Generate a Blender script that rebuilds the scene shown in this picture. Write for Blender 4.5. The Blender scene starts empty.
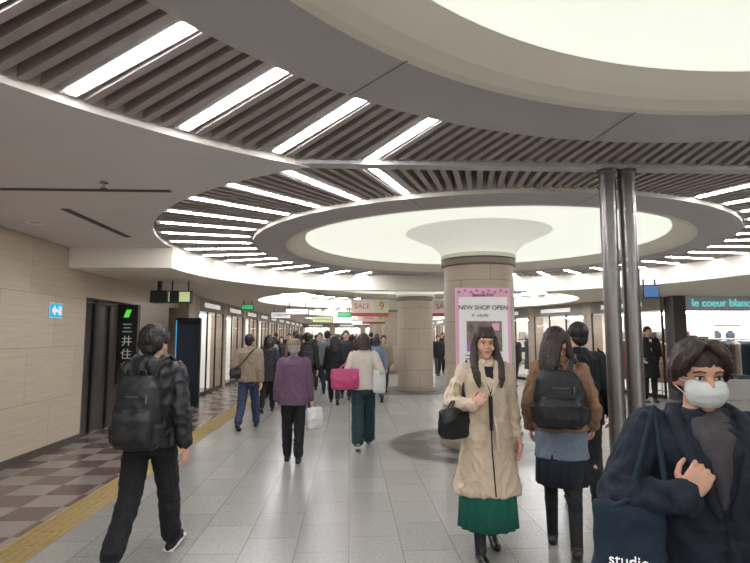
import bpy, bmesh, math, random
from mathutils import Vector, Matrix, noise
random.seed(7)
V=Vector
sin,cos,pi=math.sin,math.cos,math.pi
rad=math.radians
scn=bpy.context.scene
COL=scn.collection
try: scn.view_settings.view_transform='Standard'
except Exception: pass

# ------------------------------------------------------------ materials
def lin(c):
    o=[]
    for x in c[:3]:
        x=x/255.0
        o.append(x/12.92 if x<=.04045 else ((x+.055)/1.055)**2.4)
    return (o[0],o[1],o[2],1)
MC={}
def mat(name,col,rough=.6,metal=0,emit=0,ecol=None,var=0,scale=20,bump=0,stretch=None,spec=None):
    if name in MC: return MC[name]
    m=bpy.data.materials.new(name); m.use_nodes=True
    nt=m.node_tree; b=nt.nodes['Principled BSDF']
    L=lin(col)
    b.inputs['Base Color'].default_value=L
    b.inputs['Roughness'].default_value=rough
    b.inputs['Metallic'].default_value=metal
    if spec is not None: b.inputs['Specular IOR Level'].default_value=spec
    if emit:
        b.inputs['Emission Color'].default_value=lin(ecol or col)
        b.inputs['Emission Strength'].default_value=emit
    tc=nt.nodes.new('ShaderNodeTexCoord'); mp=nt.nodes.new('ShaderNodeMapping')
    nt.links.new(tc.outputs['Object'],mp.inputs['Vector'])
    if stretch: mp.inputs['Scale'].default_value=stretch
    nz=nt.nodes.new('ShaderNodeTexNoise'); nz.inputs['Scale'].default_value=scale; nz.inputs['Detail'].default_value=5
    nt.links.new(mp.outputs['Vector'],nz.inputs['Vector'])
    if var:
        cr=nt.nodes.new('ShaderNodeValToRGB')
        cr.color_ramp.elements[0].position=.3; cr.color_ramp.elements[1].position=.7
        cr.color_ramp.elements[0].color=(L[0]*(1-var),L[1]*(1-var),L[2]*(1-var),1)
        cr.color_ramp.elements[1].color=(min(1,L[0]*(1+var)),min(1,L[1]*(1+var)),min(1,L[2]*(1+var)),1)
        nt.links.new(nz.outputs['Fac'],cr.inputs['Fac']); nt.links.new(cr.outputs['Color'],b.inputs['Base Color'])
    if bump:
        bp=nt.nodes.new('ShaderNodeBump'); bp.inputs['Strength'].default_value=bump; bp.inputs['Distance'].default_value=.01
        nt.links.new(nz.outputs['Fac'],bp.inputs['Height']); nt.links.new(bp.outputs['Normal'],b.inputs['Normal'])
    MC[name]=m; return m

def stone(name,c1,c2,cm,bw,rh,mort,rough,axes='xyz',veins=(6,6,30),vstr=.25,off=.5):
    m=bpy.data.materials.new(name); m.use_nodes=True; nt=m.node_tree; b=nt.nodes['Principled BSDF']
    geo=nt.nodes.new('ShaderNodeNewGeometry'); sep=nt.nodes.new('ShaderNodeSeparateXYZ'); cmb=nt.nodes.new('ShaderNodeCombineXYZ')
    nt.links.new(geo.outputs['Position'],sep.inputs[0])
    for i,a in enumerate(axes): nt.links.new(sep.outputs[a.upper()],cmb.inputs[i])
    br=nt.nodes.new('ShaderNodeTexBrick'); nt.links.new(cmb.outputs[0],br.inputs['Vector'])
    br.offset=off
    br.inputs['Color1'].default_value=lin(c1); br.inputs['Color2'].default_value=lin(c2); br.inputs['Mortar'].default_value=lin(cm)
    br.inputs['Scale'].default_value=1; br.inputs['Brick Width'].default_value=bw; br.inputs['Row Height'].default_value=rh
    br.inputs['Mortar Size'].default_value=mort; br.inputs['Mortar Smooth'].default_value=.2
    mp=nt.nodes.new('ShaderNodeMapping'); mp.inputs['Scale'].default_value=veins; nt.links.new(geo.outputs['Position'],mp.inputs['Vector'])
    nz=nt.nodes.new('ShaderNodeTexNoise'); nz.inputs['Scale'].default_value=1; nz.inputs['Detail'].default_value=8; nz.inputs['Roughness'].default_value=.7
    nt.links.new(mp.outputs[0],nz.inputs['Vector'])
    cr=nt.nodes.new('ShaderNodeValToRGB'); cr.color_ramp.elements[0].position=.3; cr.color_ramp.elements[1].position=.7
    k=1-vstr; cr.color_ramp.elements[0].color=(k,k,k,1); cr.color_ramp.elements[1].color=(1,1,1,1)
    nt.links.new(nz.outputs['Fac'],cr.inputs[0])
    mx=nt.nodes.new('ShaderNodeMixRGB'); mx.blend_type='MULTIPLY'; mx.inputs[0].default_value=1
    nt.links.new(br.outputs['Color'],mx.inputs[1]); nt.links.new(cr.outputs[0],mx.inputs[2])
    nt.links.new(mx.outputs[0],b.inputs['Base Color']); b.inputs['Roughness'].default_value=rough
    return m,nt,b,mx,geo,sep

floorM,nt,bs,mx,geo,sep=stone('granite_floor',(170,166,161),(159,155,150),(128,124,119),.6,.4,.004,.26,'yxz',(42,42,42),.36)
ck=nt.nodes.new('ShaderNodeTexChecker'); ck.inputs['Scale'].default_value=2.6
ck.inputs['Color1'].default_value=lin((98,82,77)); ck.inputs['Color2'].default_value=lin((140,128,122))
nt.links.new(geo.outputs['Position'],ck.inputs['Vector'])
cmpn=nt.nodes.new('ShaderNodeMath'); cmpn.operation='LESS_THAN'; cmpn.inputs[1].default_value=-2.62
nt.links.new(sep.outputs['X'],cmpn.inputs[0])
mm=nt.nodes.new('ShaderNodeMixRGB'); nt.links.new(cmpn.outputs[0],mm.inputs[0]); nt.links.new(mx.outputs[0],mm.inputs[1]); nt.links.new(ck.outputs[0],mm.inputs[2])
nt.links.new(mm.outputs[0],bs.inputs['Base Color'])
wallM=stone('travertine_wall',(204,188,168),(195,178,158),(158,142,126),1.2,.72,.004,.30,'yzx',(1.2,1.2,26),.20)[0]
colM=stone('column_stone',(184,168,153),(178,162,146),(138,124,110),.8,.6,.005,.4,'xzy',(3,3,22),.14)[0]

ceilM=mat('ceiling_paint',(214,210,208),.8,var=.03,scale=1.5)
soffM=mat('cream_soffit',(228,220,206),.7,var=.02,scale=2)
ringM=mat('ring_panel',(182,177,177),.55,var=.03,scale=2)
finM=mat('ceiling_fin',(164,153,149),.6,var=.08,scale=6)
darkM=mat('dark_void',(74,68,66),.9,var=.1,scale=5)
lipM=mat('cove_lip',(232,226,212),.6,var=.02,scale=3)
domeM=mat('luminous_dome',(235,238,226),.7,emit=.74,ecol=(250,253,240),var=.02,scale=1)
funM=mat('dome_funnel',(236,235,226),.7,emit=.38,ecol=(250,253,240),var=.02,scale=2)  # funnel is no lamp; weak emission imitates hidden cove light falling on it
tubeM=mat('fluorescent_tube',(255,255,255),.5,emit=41,ecol=(248,250,255))
whM=mat('white_metal',(230,230,228),.45,var=.02)
blkM=mat('black_metal',(22,22,24),.4,var=.1)
steelM=mat('dark_steel',(138,132,130),.3,metal=.85,var=.05,scale=3,stretch=(1,1,8))
chrM=mat('chrome',(190,190,190),.25,metal=1,var=.03)
yelM=mat('tactile_yellow',(158,134,84),.6,var=.12,scale=30)
brnzM=mat('dark_trim',(80,70,64),.5,var=.1)

# ------------------------------------------------------------ mesh builder
REM=[]
class G:
    def __init__(s): s.v=[];s.f=[];s.mi=[];s.m=0
    def add(s,vs,fs):
        o=len(s.v); s.v+=[V(p) for p in vs]; s.f+=[tuple(i+o for i in f) for f in fs]; s.mi+=[s.m]*len(fs); return s
    def merge(s,g,M=None):
        vs=[(M@p if M else p) for p in g.v]
        o=len(s.v); s.v+=vs; s.f+=[tuple(i+o for i in f) for f in g.f]; s.mi+=list(g.mi)
    def rings(s,R,closed=True):
        n=len(R[0]); vs=[p for r in R for p in r]; fs=[]
        for i in range(len(R)-1):
            for j in range(n):
                k=(j+1)%n; fs.append((i*n+j,i*n+k,(i+1)*n+k,(i+1)*n+j))
        if closed:
            fs.append(tuple(range(n))[::-1]); fs.append(tuple((len(R)-1)*n+j for j in range(n)))
        s.add(vs,fs)
    def cap(s,p0,r0,p1,r1,n=12):
        p0=V(p0);p1=V(p1);a=p1-p0
        if a.length<1e-6: a=V((0,0,1e-4))
        a=a.normalized(); x=a.orthogonal().normalized(); y=a.cross(x); R=[]
        for p,r,ts in ((p0,r0,(-88,-60,-30,0)),(p1,r1,(0,30,60,88))):
            for t in ts:
                t=rad(t); c=p+a*r*sin(t); q=r*cos(t)
                R.append([c+x*q*cos(2*pi*j/n)+y*q*sin(2*pi*j/n) for j in range(n)])
        s.rings(R)
    def chain(s,pts,r,n=8):
        if not isinstance(r,(list,tuple)): r=[r]*len(pts)
        for i in range(len(pts)-1): s.cap(pts[i],r[i],pts[i+1],r[i+1],n)
    def ell(s,c,r,n=16,m=9):
        c=V(c); R=[]
        for i in range(m):
            t=rad(-88+176*i/(m-1))
            R.append([c+V((r[0]*cos(t)*cos(2*pi*j/n),r[1]*cos(t)*sin(2*pi*j/n),r[2]*sin(t))) for j in range(n)])
        s.rings(R)
    def loft(s,L,n=28,e=2,ux=V((1,0,0)),uy=V((0,1,0)),pleat=None,closed=True):
        R=[]
        for it in L:
            c,rx,ry=V(it[0]),it[1],it[2]; r=[]
            for j in range(n):
                t=2*pi*j/n; ct,st=cos(t),sin(t)
                k=1+(pleat[0]*cos(pleat[1]*t)*(it[3] if len(it)>3 else 1) if pleat else 0)
                x=math.copysign(abs(ct)**(2/e),ct)*rx*k; y=math.copysign(abs(st)**(2/e),st)*ry*k
                r.append(c+ux*x+uy*y)
            R.append(r)
        s.rings(R,closed)
    def box(s,c,d,rz=0):
        c=V(c); M=Matrix.Rotation(rz,3,'Z'); vs=[]
        for z in (-.5,.5):
            for x,y in ((-.5,-.5),(.5,-.5),(.5,.5),(-.5,.5)): vs.append(c+M@V((x*d[0],y*d[1],z*d[2])))
        s.add(vs,[(3,2,1,0),(4,5,6,7),(0,1,5,4),(1,2,6,5),(2,3,7,6),(3,0,4,7)])
    def bb(s,x0,x1,y0,y1,z0,z1): s.box(((x0+x1)/2,(y0+y1)/2,(z0+z1)/2),(x1-x0,y1-y0,z1-z0))
    def prism(s,pts,d):
        d=V(d); n=len(pts); a=[V(p) for p in pts]; b=[p+d for p in a]
        s.add(a+b,[tuple(range(n))[::-1],tuple(range(n,2*n))]+[(i,(i+1)%n,n+(i+1)%n,n+i) for i in range(n)])
    def lathe(s,prof,mats,n=96):
        for i in range(len(prof)-1):
            s.m=mats[i]; (r0,z0),(r1,z1)=prof[i],prof[i+1]
            s.rings([[V((r*cos(2*pi*j/n),r*sin(2*pi*j/n),z)) for j in range(n)] for r,z in ((r0,z0),(r1,z1))],False)
    def obj(s,name,mats,parent=None,vox=None,sm=4,disp=None,smooth=False,bevel=0,loc=None,fix=True,clamp=False):
        me=bpy.data.meshes.new(name); me.from_pydata([tuple(p) for p in s.v],[],s.f)
        if not isinstance(mats,(list,tuple)): mats=[mats]
        for m in mats: me.materials.append(m)
        for p,i in zip(me.polygons,s.mi): p.material_index=i if not vox else 0
        if fix and not vox:
            bm=bmesh.new(); bm.from_mesh(me); bmesh.ops.recalc_face_normals(bm,faces=bm.faces); bm.to_mesh(me); bm.free()
        if smooth and not vox:
            for p in me.polygons: p.use_smooth=True
        ob=bpy.data.objects.new(name,me); COL.objects.link(ob)
        if parent: ob.parent=parent
        if loc: ob.location=loc
        if bevel:
            b=ob.modifiers.new('b','BEVEL'); b.width=bevel; b.segments=2; b.limit_method='ANGLE'
        if vox:
            r=ob.modifiers.new('r','REMESH'); r.mode='VOXEL'; r.voxel_size=vox
            if sm:
                q=ob.modifiers.new('s','SMOOTH'); q.factor=.5; q.iterations=sm
            REM.append((ob,disp,clamp))
        return ob
def finish():
    bpy.context.view_layer.update()
    dg=bpy.context.evaluated_depsgraph_get(); res=[]
    for ob,disp,clamp in REM:
        res.append(bpy.data.meshes.new_from_object(ob.evaluated_get(dg)))
    for (ob,disp,clamp),me in zip(REM,res):
        ob.modifiers.clear(); mats=list(ob.data.materials); ob.data=me
        me.materials.clear()
        for m in mats: me.materials.append(m)
        if disp:
            amp,f=disp[0],disp[1]; sd=V((random.random()*50,random.random()*50,random.random()*50))
            nr=[v.normal.copy() for v in me.vertices]
            for v,nn in zip(me.vertices,nr):
                c=v.co; q=V((c.x*f[0],c.y*f[1],c.z*f[2]))+sd
                w_=V((noise.noise(q*.5),noise.noise(q*.5+V((9,0,0))),noise.noise(q*.5+V((0,9,0)))))
                a=noise.noise(q+w_*1.2); b=noise.noise(q*2.3)
                v.co=c+nn*amp*((1-3*abs(a))*.8+b*.5)
        if clamp:
            for v in me.vertices:
                if v.co.z<.004: v.co.z=.004
        me.polygons.foreach_set('use_smooth',[True]*len(me.polygons))
        me.polygons.foreach_set('material_index',[0]*len(me.polygons))
        me.update()
def empty(name,loc=(0,0,0),rz=0,s=1):
    e=bpy.data.objects.new(name,None); e.empty_display_size=.1; COL.objects.link(e)
    e.location=loc; e.rotation_euler=(0,0,rz); e.scale=(s,s,s); return e
def text(s,loc,rot,size,m,parent=None,name='lettering',ext=.002,ax='CENTER'):
    c=bpy.data.curves.new(name,'FONT'); c.body=s; c.size=size; c.extrude=ext; c.align_x=ax; c.align_y='CENTER'
    c.materials.append(m); o=bpy.data.objects.new(name,c); COL.objects.link(o)
    o.location=loc; o.rotation_euler=rot
    if parent: o.parent=parent
    return o
FR=(pi/2,0,0)

# ------------------------------------------------------------ camera
cam=bpy.data.cameras.new('camera'); co=bpy.data.objects.new('camera',cam); COL.objects.link(co)
co.location=(0,0,1.6); co.rotation_euler=(rad(90+5.71),0,rad(-2.65)); cam.sensor_width=36; cam.lens=25.92; cam.clip_start=.05
scn.camera=co
w=bpy.data.worlds.new('world'); scn.world=w; w.use_nodes=True
w.node_tree.nodes['Background'].inputs[0].default_value=(.88,.92,1,1); w.node_tree.nodes['Background'].inputs[1].default_value=1.5

# ------------------------------------------------------------ floor
g=G(); g.add([(-7,-9,0),(14,-9,0),(14,50,0),(-7,50,0)],[(0,1,2,3)]); g.obj('floor',floorM)
g=G(); g.bb(-2.62,-2.30,-6,45,.0,.004)
y=-1.0
while y<20:
    for dx in (-.105,-.035,.035,.105):
        g.box((-2.46+dx,y+.13,.006),(.025,.24,.006))
    y+=.3
g.obj('tactile_paving',yelM)
def mosaic(cy):
    g=G(); n=24
    P=lambda r,i,z:V((r*cos(2*pi*i/n),r*sin(2*pi*i/n),z))
    for i in range(n):
        for q,(r0,r1) in enumerate(((.5,.82),(.82,1.08),(1.08,1.34))):
            g.m=[0,1,2][(i//2+q*2)%3] if q<2 else (1 if i%2 else 2)
            o=.5 if q==1 else 0
            g.add([P(r0,i+o,.003),P(r1,i+o,.003),P(r1,i+1+o,.003),P(r0,i+1+o,.003)],[(0,1,2,3)])
        g.m=0; g.add([P(1.34,i,.003),P(1.34,i+1,.003),P(1.44 if (i//2)%2 else 1.40,i+.5,.003)],[(0,1,2)])
    g.obj('floor_mosaic',[mat('mosaic_grey',(118,110,106),.35,var=.15,scale=30),mat('mosaic_dark',(58,52,51),.35,var=.2,scale=30),mat('mosaic_brown',(86,75,70),.35,var=.2,scale=30)],loc=(1.95,cy,0),fix=False)

# ------------------------------------------------------------ ceiling cells
CX=1.95; RO=4.60
def rr(t): return min(RO,4.0/max(abs(sin(t)),1e-6))
XL,XR=-4.6,12.5
def ro(t):
    dx=(XR-CX) if cos(t)>0 else (CX-XL)
    return min(dx/max(abs(cos(t)),1e-6),4.0/max(abs(sin(t)),1e-6))
def flat(cy,half,z,name,m):
    a0=0 if half else pi
    an=[a0+pi*i/90 for i in range(91)]
    for dx in (XR-CX,-(CX-XL)):
        a=math.atan2(4,dx) if half else 2*pi-math.atan2(4,dx); an.append(a)
    for q in (4/RO,):
        a=math.asin(q); an+= [a,pi-a] if half else [pi+a,2*pi-a]
    an.sort(); g=G()
    for a,b in zip(an[:-1],an[1:]):
        if b-a<1e-5: continue
        P=lambda r,t,zz:V((CX+r*cos(t),cy+r*sin(t),zz))
        if ro(a)-rr(a)>1e-3 or ro(b)-rr(b)>1e-3:
            g.m=0; g.add([P(rr(a),a,z),P(ro(a),a,z),P(ro(b),b,z),P(rr(b),b,z)],[(0,1,2,3)])
            g.m=1; g.add([P(rr(a),a,z),P(rr(b),b,z),P(rr(b),b,3.3),P(rr(a),a,3.3)],[(0,1,2,3)])
    g.obj(name,[m,soffM],fix=False)
def centre(k): return .1+8*k
N=248
fins=G(); lights=G()
Lidx=set()
for k in range(8):
    for s in (1,-1):
        Lidx.add((124+s*(3+6*k))%N); Lidx.add((s*(3+6*k))%N)
for i in range(N):
    t=2*pi*i/N; d=V((cos(t),sin(t),0)); p=V((-sin(t),cos(t),0)); r1=rr(t)-.03
    def bar(g,r0,r1,hw,z0,z1):
        g.add([d*r0-p*hw+V((0,0,z0)),d*r1-p*hw+V((0,0,z0)),d*r1+p*hw+V((0,0,z0)),d*r0+p*hw+V((0,0,z0)),
               d*r0-p*hw+V((0,0,z1)),d*r1-p*hw+V((0,0,z1)),d*r1+p*hw+V((0,0,z1)),d*r0+p*hw+V((0,0,z1))],
              [(3,2,1,0),(4,5,6,7),(0,1,5,4),(1,2,6,5),(2,3,7,6),(3,0,4,7)])
    if i in Lidx:
        lights.m=0; bar(lights,3.38,r1+.0,.046,2.942,3.05)
        lights.m=1; bar(lights,3.42,r1-.05,.027,2.934,2.941)
    else: bar(fins,3.32,r1,.023,2.94,3.07)
fo=fins.obj('ceiling_slats',[finM],fix=False); lo=lights.obj('fluorescent_lights',[whM,tubeM],fix=False)
g=G(); g.lathe([(3.36,3.3),(3.36,2.90),(2.90,2.90),(2.84,2.90),(2.76,2.93),(2.70,2.97),(2.62,3.03),(2.40,3.12),(1.7,3.2),(1.1,3.16),(.70,2.98),(.58,2.86),(.56,2.80),(.56,2.74)],[1,0,1,1,1,1,2,2,2,3,3,3,1],n=128)
for k in range(12):
    t=2*pi*k/12+.1; g.m=4; q=V((-sin(t),cos(t),0)); d=V((cos(t),sin(t),0)); z=V((0,0,2.898))
    g.add([d*2.88-q*.004+z,d*3.36-q*.004+z,d*3.36+q*.004+z,d*2.88+q*.004+z],[(0,1,2,3)])
do=g.obj('luminous_ceiling_dome',[ringM,lipM,domeM,funM,brnzM],fix=False)
bm=bmesh.new(); bm.from_mesh(do.data); bmesh.ops.remove_doubles(bm,verts=bm.verts,dist=.0005); bm.to_mesh(do.data); bm.free()
for p in do.data.polygons: p.use_smooth=(p.material_index in (2,3))
ks=[-1,0,1,2,3,4,5]
for k in ks:
    for base,nm in ((fo,'ceiling_slats'),(lo,'fluorescent_lights'),(do,'luminous_ceiling_dome')):
        if k==-1: ob=base
        else:
            ob=bpy.data.objects.new(nm,base.data); COL.objects.link(ob)
        ob.location=(CX,centre(k),0)
    cy=centre(k)
    flat(cy,False,2.9 if k<=1 else 2.6,'ceiling',ceilM if k<=1 else soffM)
    flat(cy,True,2.9 if k<=0 else 2.6,'ceiling',ceilM if k<=0 else soffM)
    g=G(); g.lathe([(.60,0),(.60,.02),(.56,.10),(.52,.12),(.52,2.62),(.555,2.64),(.555,2.72),(.53,2.74),(.53,2.82)],[1,1,1,0,1,1,1,0],n=64)
    c=g.obj('column',[colM,mat('column_trim',(128,114,102),.4,var=.1)],loc=(CX,cy,0),smooth=True,fix=False)
    e=c.modifiers.new('e','EDGE_SPLIT'); e.split_angle=rad(30)
    if k>=0: mosaic(cy)
g=G(); g.bb(XL,XR,-8,45,3.3,3.4); g.obj('ceiling_void',darkM)
g=G(); g.bb(CX-2.5,CX+2.5,4.04,4.16,2.91,3.3); g.bb(CX-2.5,CX+2.5,-3.96,-3.84,2.91,3.3); g.obj('ceiling_beam',ringM)
for k in (1,2,3,4,5):
    yb=centre(k)+4; g=G(); g.bb(CX-2.6,CX+2.6,yb-.14,yb+.14,2.6,3.3); g.obj('ceiling_beam',soffM)
g=G(); g.bb(XL,CX-RO,8.1,8.16,2.6,2.93); g.bb(CX+RO,XR,8.1,8.16,2.6,2.93); g.obj('ceiling_beam',soffM)
g=G(); g.bb(-3.95,-1.62,4.82,4.88,2.892,2.899); g.bb(-2.98,-2.90,5.6,7.2,2.892,2.899); g.bb(-3.9,-2.9,2.2,2.24,2.893,2.899); g.obj('air_diffuser',mat('diffuser_slot',(74,70,68),.6,var=.1))
def downl(x,y,z):
    g=G(); g.lathe([(.10,-.001),(.10,-.012),(.075,-.012),(.07,.0)],[0,0,0],n=24); g.m=1; g.lathe([(.07,-.003),(.001,-.003)],[1],n=24)
    g.obj('downlight',[whM,mat('downlight_lens',(70,68,64),.3,emit=.1,ecol=(255,240,210))],loc=(x,y,z),fix=False)
downl(-3.63,6.3,2.9); downl(-3.4,1.5,2.9)
g=G(); g.lathe([(.035,0),(.035,-.01),(.012,-.012),(.012,-.05),(.03,-.052),(.03,-.056),(.001,-.056)],[0]*6,n=16); g.obj('sprinkler_head',chrM,loc=(-2.1,4.6,2.9))

for x in (2.035,2.19):
    g=G(); g.lathe([(.10,0),(.10,.015),(.066,.02),(.063,.03),(.063,2.88),(.08,2.88),(.08,2.908)],[0]*6,n=32)
    g.obj('steel_post',steelM,loc=(x,4.1,0),smooth=True,fix=False).modifiers.new('e','EDGE_SPLIT')

# ------------------------------------------------------------ walls (left)
g=G(); g.bb(-4.6,-4.15,-8.5,8.7,0,2.93); g.bb(-4.6,-4.15,8.7,10.5,2.2,2.62); g.bb(-4.6,-4.15,10.5,12.6,0,2.62); g.bb(-4.6,-3.9,13.3,13.88,0,2.62); g.bb(-4.6,-4.15,12.6,13.3,2.25,2.62)
g.obj('wall_left',wallM)
g=G(); g.bb(-4.15,-4.13,-8.5,8.7,0,.10); g.bb(-4.15,-4.13,10.5,12.6,0,.10); g.obj('baseboard_left',brnzM)
g=G(); g.m=0; g.bb(-4.5,-4.32,8.7,10.5,0,2.2); g.m=1
for yy in (8.72,9.3,9.9,10.46): g.bb(-4.33,-4.28,yy-.03,yy+.03,0,2.2)
g.bb(-4.33,-4.28,8.7,10.5,2.12,2.2); g.bb(-4.30,-4.27,9.24,9.27,.9,1.3)
g.obj('door_1',[mat('dark_door_panel',(76,68,64),.35,var=.1,scale=4),blkM])
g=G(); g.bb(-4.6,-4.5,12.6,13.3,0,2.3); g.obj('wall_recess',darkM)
e=empty('bank_sign',(-3.96,9.9,0))
g=G(); g.bb(-.18,.18,-.06,.06,.75,2.15); g.bb(-.19,-.12,-.02,.02,1.0,1.1); g.obj('housing',blkM,e,bevel=.008)
gr=mat('sign_green',(90,190,60),.5,emit=.9,ecol=(80,200,60)); wt=mat('sign_white',(240,240,240),.5,emit=.5); wd=mat('sign_white_dim',(206,206,204),.5,emit=.12)
g=G(); g.prism([(-.07,-.068,1.92),(.02,-.068,1.92),(.07,-.068,2.06),(-.02,-.068,2.06)],(0,.01,0)); g.obj('logo',gr,e)
for i,ch in enumerate('三井住友'): text(ch,(0,-.064,1.72-.23*i),FR,.195,wd,e,'character')
e=empty('direction_sign',(-4.14,7.8,1.95))
g=G(); g.m=0; g.box((0,0,0),(.02,.34,.22)); g.m=1; g.box((.012,0,0),(.006,.31,.19)); g.m=2; g.prism([(.017,-.12,0),(.017,-.04,.07),(.017,-.04,.025),(.017,.03,.025),(.017,.03,-.025),(.017,-.04,-.025),(.017,-.04,-.07)],(.003,0,0))
g.box((.017,.09,0),(.004,.06,.12))
g.obj('plate',[whM,mat('sign_blue',(40,165,205),.5,emit=.5,ecol=(50,175,225)),wt],e)
def hang(name,x,y,z,w_,h_,zt,face,body=blkM,label=None,d=.12):
    e=empty(name,(x,y,0)); g=G(); g.m=0; g.bb(-w_/2,w_/2,-d/2,d/2,z-h_/2,z+h_/2)
    for sx in (-1,1): g.bb(sx*w_*.35-.01,sx*w_*.35+.01,-.01,.01,z+h_/2,zt)
    g.m=1; g.bb(-w_/2+.02,w_/2-.02,-d/2-.006,-d/2,z-h_/2+.02,z+h_/2-.02); g.obj('sign_box',[body,face],e)
    if label: text(label,(0,-d/2-.01,z),FR,h_*.5,blkM,e)
    return e
faceY=mat('sign_face_yellow',(190,200,150),.5,emit=.5,ecol=(200,210,150)); faceB=mat('sign_face_blue',(40,70,110),.5,emit=.4,ecol=(60,110,160)); faceG=mat('sign_face_green',(60,150,100),.5,emit=.7,ecol=(60,180,110))
e=hang('hanging_sign',-3.1,10,2.3,.42,.22,2.6,faceY)
g=G(); g.bb(-.17,.0,-.075,-.066,2.21,2.39); g.bb(-.55,-.25,.02,.3,2.2,2.42); g.bb(-.45,-.40,.1,.2,2.42,2.6); g.obj('dark_panel',blkM,e)
hang('hanging_sign',5.35,9.4,2.38,.30,.24,2.6,faceB)
hang('hanging_sign',4.6,17,2.3,.5,.2,2.6,faceY,label='EXIT 3')
hang('hanging_sign',-2.4,19,2.3,.7,.24,2.6,wt,label='SUBWAY')
hang('hanging_sign',-1.2,24,2.3,.9,.26,2.6,faceY,label='NORTH MALL')
hang('hanging_sign',.6,30,2.3,1.0,.26,2.6,wt)
hang('hanging_sign',-.2,20,2.36,.5,.18,2.6,faceG)
hang('hanging_sign',-2.9,15.5,2.4,.35,.16,2.6,faceG)
hang('hanging_sign',3.4,15,2.36,.5,.2,2.6,wt)
hang('hanging_sign',-1.6,16.5,2.32,.7,.2,2.6,wt,label='M14')
redM=mat('banner_red',(176,72,80),.6,var=.05); creM=mat('banner_cream',(214,200,184),.6,var=.06); grnM=mat('banner_green',(196,200,160),.6,var=.06)
def banner(x,y,s='SALE'):
    e=empty('hanging_banner',(x,y,0)); g=G(); g.m=0; g.bb(-.43,.10,-.01,.01,2.12,2.42); g.m=3; g.bb(.10,.43,-.01,.01,2.12,2.42); g.m=1; g.bb(-.43,.43,-.012,.012,2.04,2.12)
    g.m=2; g.bb(-.44,.44,-.015,.015,2.42,2.44)
    for sx in (-1,1): g.bb(sx*.38-.005,sx*.38+.005,-.005,.005,2.44,2.6)
    g.obj('panel',[creM,redM,chrM,grnM],e); text(s,(-.18,-.02,2.27),FR,.17,redM,e); text('9',(.27,-.02,2.27),FR,.26,redM,e)
banner(.46,12.5); banner(2.35,12.5); banner(.9,20.6)
e=empty('digital_signage_totem',(-3.72,12.7,0)); g=G(); g.m=0; g.bb(-.28,.28,-.06,.06,.0,2.0); g.m=1; g.bb(-.23,.23,-.068,-.06,.6,1.85); g.m=2; g.bb(-.27,-.245,-.068,-.06,.2,1.95); g.obj('body',[blkM,mat('screen_dark',(30,34,40),.2,emit=.12,ecol=(50,70,90)),mat('screen_blue_edge',(60,150,200),.4,emit=.8)],e,bevel=.004)

# poster on column
e=empty('poster_board',(1.87,7.53,0)); pk=mat('poster_pink',(232,176,204),.5,var=.05); pw=mat('poster_white',(242,238,236),.5,var=.02)
dk=mat('poster_ink',(50,40,46),.5,var=.05); pb=mat('poster_photo',(126,108,98),.5,var=.6,scale=12)
g=G(); g.m=0; g.bb(-.39,.39,-.012,.02,.9,2.27); g.m=1; g.bb(-.345,.345,-.016,-.012,.94,2.14); g.m=3; g.bb(-.24,.26,-.02,-.016,1.38,1.80); g.m=4; g.box((-.18,-.022,1.45),(.12,.006,.14)); g.m=0; g.box((.17,-.022,1.72),(.1,.006,.1))
g.m=2
for i in range(6): g.bb(-.26,.22-.05*(i%3),-.019,-.016,1.32-.05*i,1.332-.05*i)
g.m=4
for i in range(9): g.box((-.34+.085*i,-.014,2.21+.02*(i%2)),(.035,.006,.03),0)
g.m=0; g.box((.1,-.018,1.02),(.3,.005,.1))
g.obj('board',[pk,pw,dk,pb,mat('poster_violet',(170,120,180),.5,var=.1)],e)
text('NEW SHOP OPEN',(0,-.02,1.99),FR,.088,dk,e); text("Special Fair",(0,-.02,2.17),FR,.07,dk,e); text('2F  3.22 FRI',(-.05,-.02,1.88),FR,.05,dk,e)

# ------------------------------------------------------------ shopfronts
def glassm():
    m=bpy.data.materials.new('shop_glass'); m.use_nodes=True; nt=m.node_tree; nt.nodes.clear()
    o=nt.nodes.new('ShaderNodeOutputMaterial'); a=nt.nodes.new('ShaderNodeBsdfTransparent'); b=nt.nodes.new('ShaderNodeBsdfGlossy'); x=nt.nodes.new('ShaderNodeMixShader')
    b.inputs['Roughness'].default_value=.05; x.inputs[0].default_value=.08
    nt.links.new(a.outputs[0],x.inputs[1]); nt.links.new(b.outputs[0],x.inputs[2]); nt.links.new(x.outputs[0],o.inputs[0]); return m
glassM=glassm()
inM=mat('shop_interior',(222,220,214),.7,emit=.34,ecol=(255,251,240),var=.04,scale=2)  # interior surfaces emit a little, imitating the brightness of a lit shop
stripM=mat('shop_light_strip',(255,255,255),.5,emit=11,ecol=(255,252,245))
cols=[mat('goods_%d'%i,c,.6,var=.2,scale=14) for i,c in enumerate([(60,58,62),(196,188,178),(150,120,96),(92,110,120),(140,84,80),(212,206,200),(70,80,96)])]
headM=mat('shop_header',(150,142,134),.5,var=.05)
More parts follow.
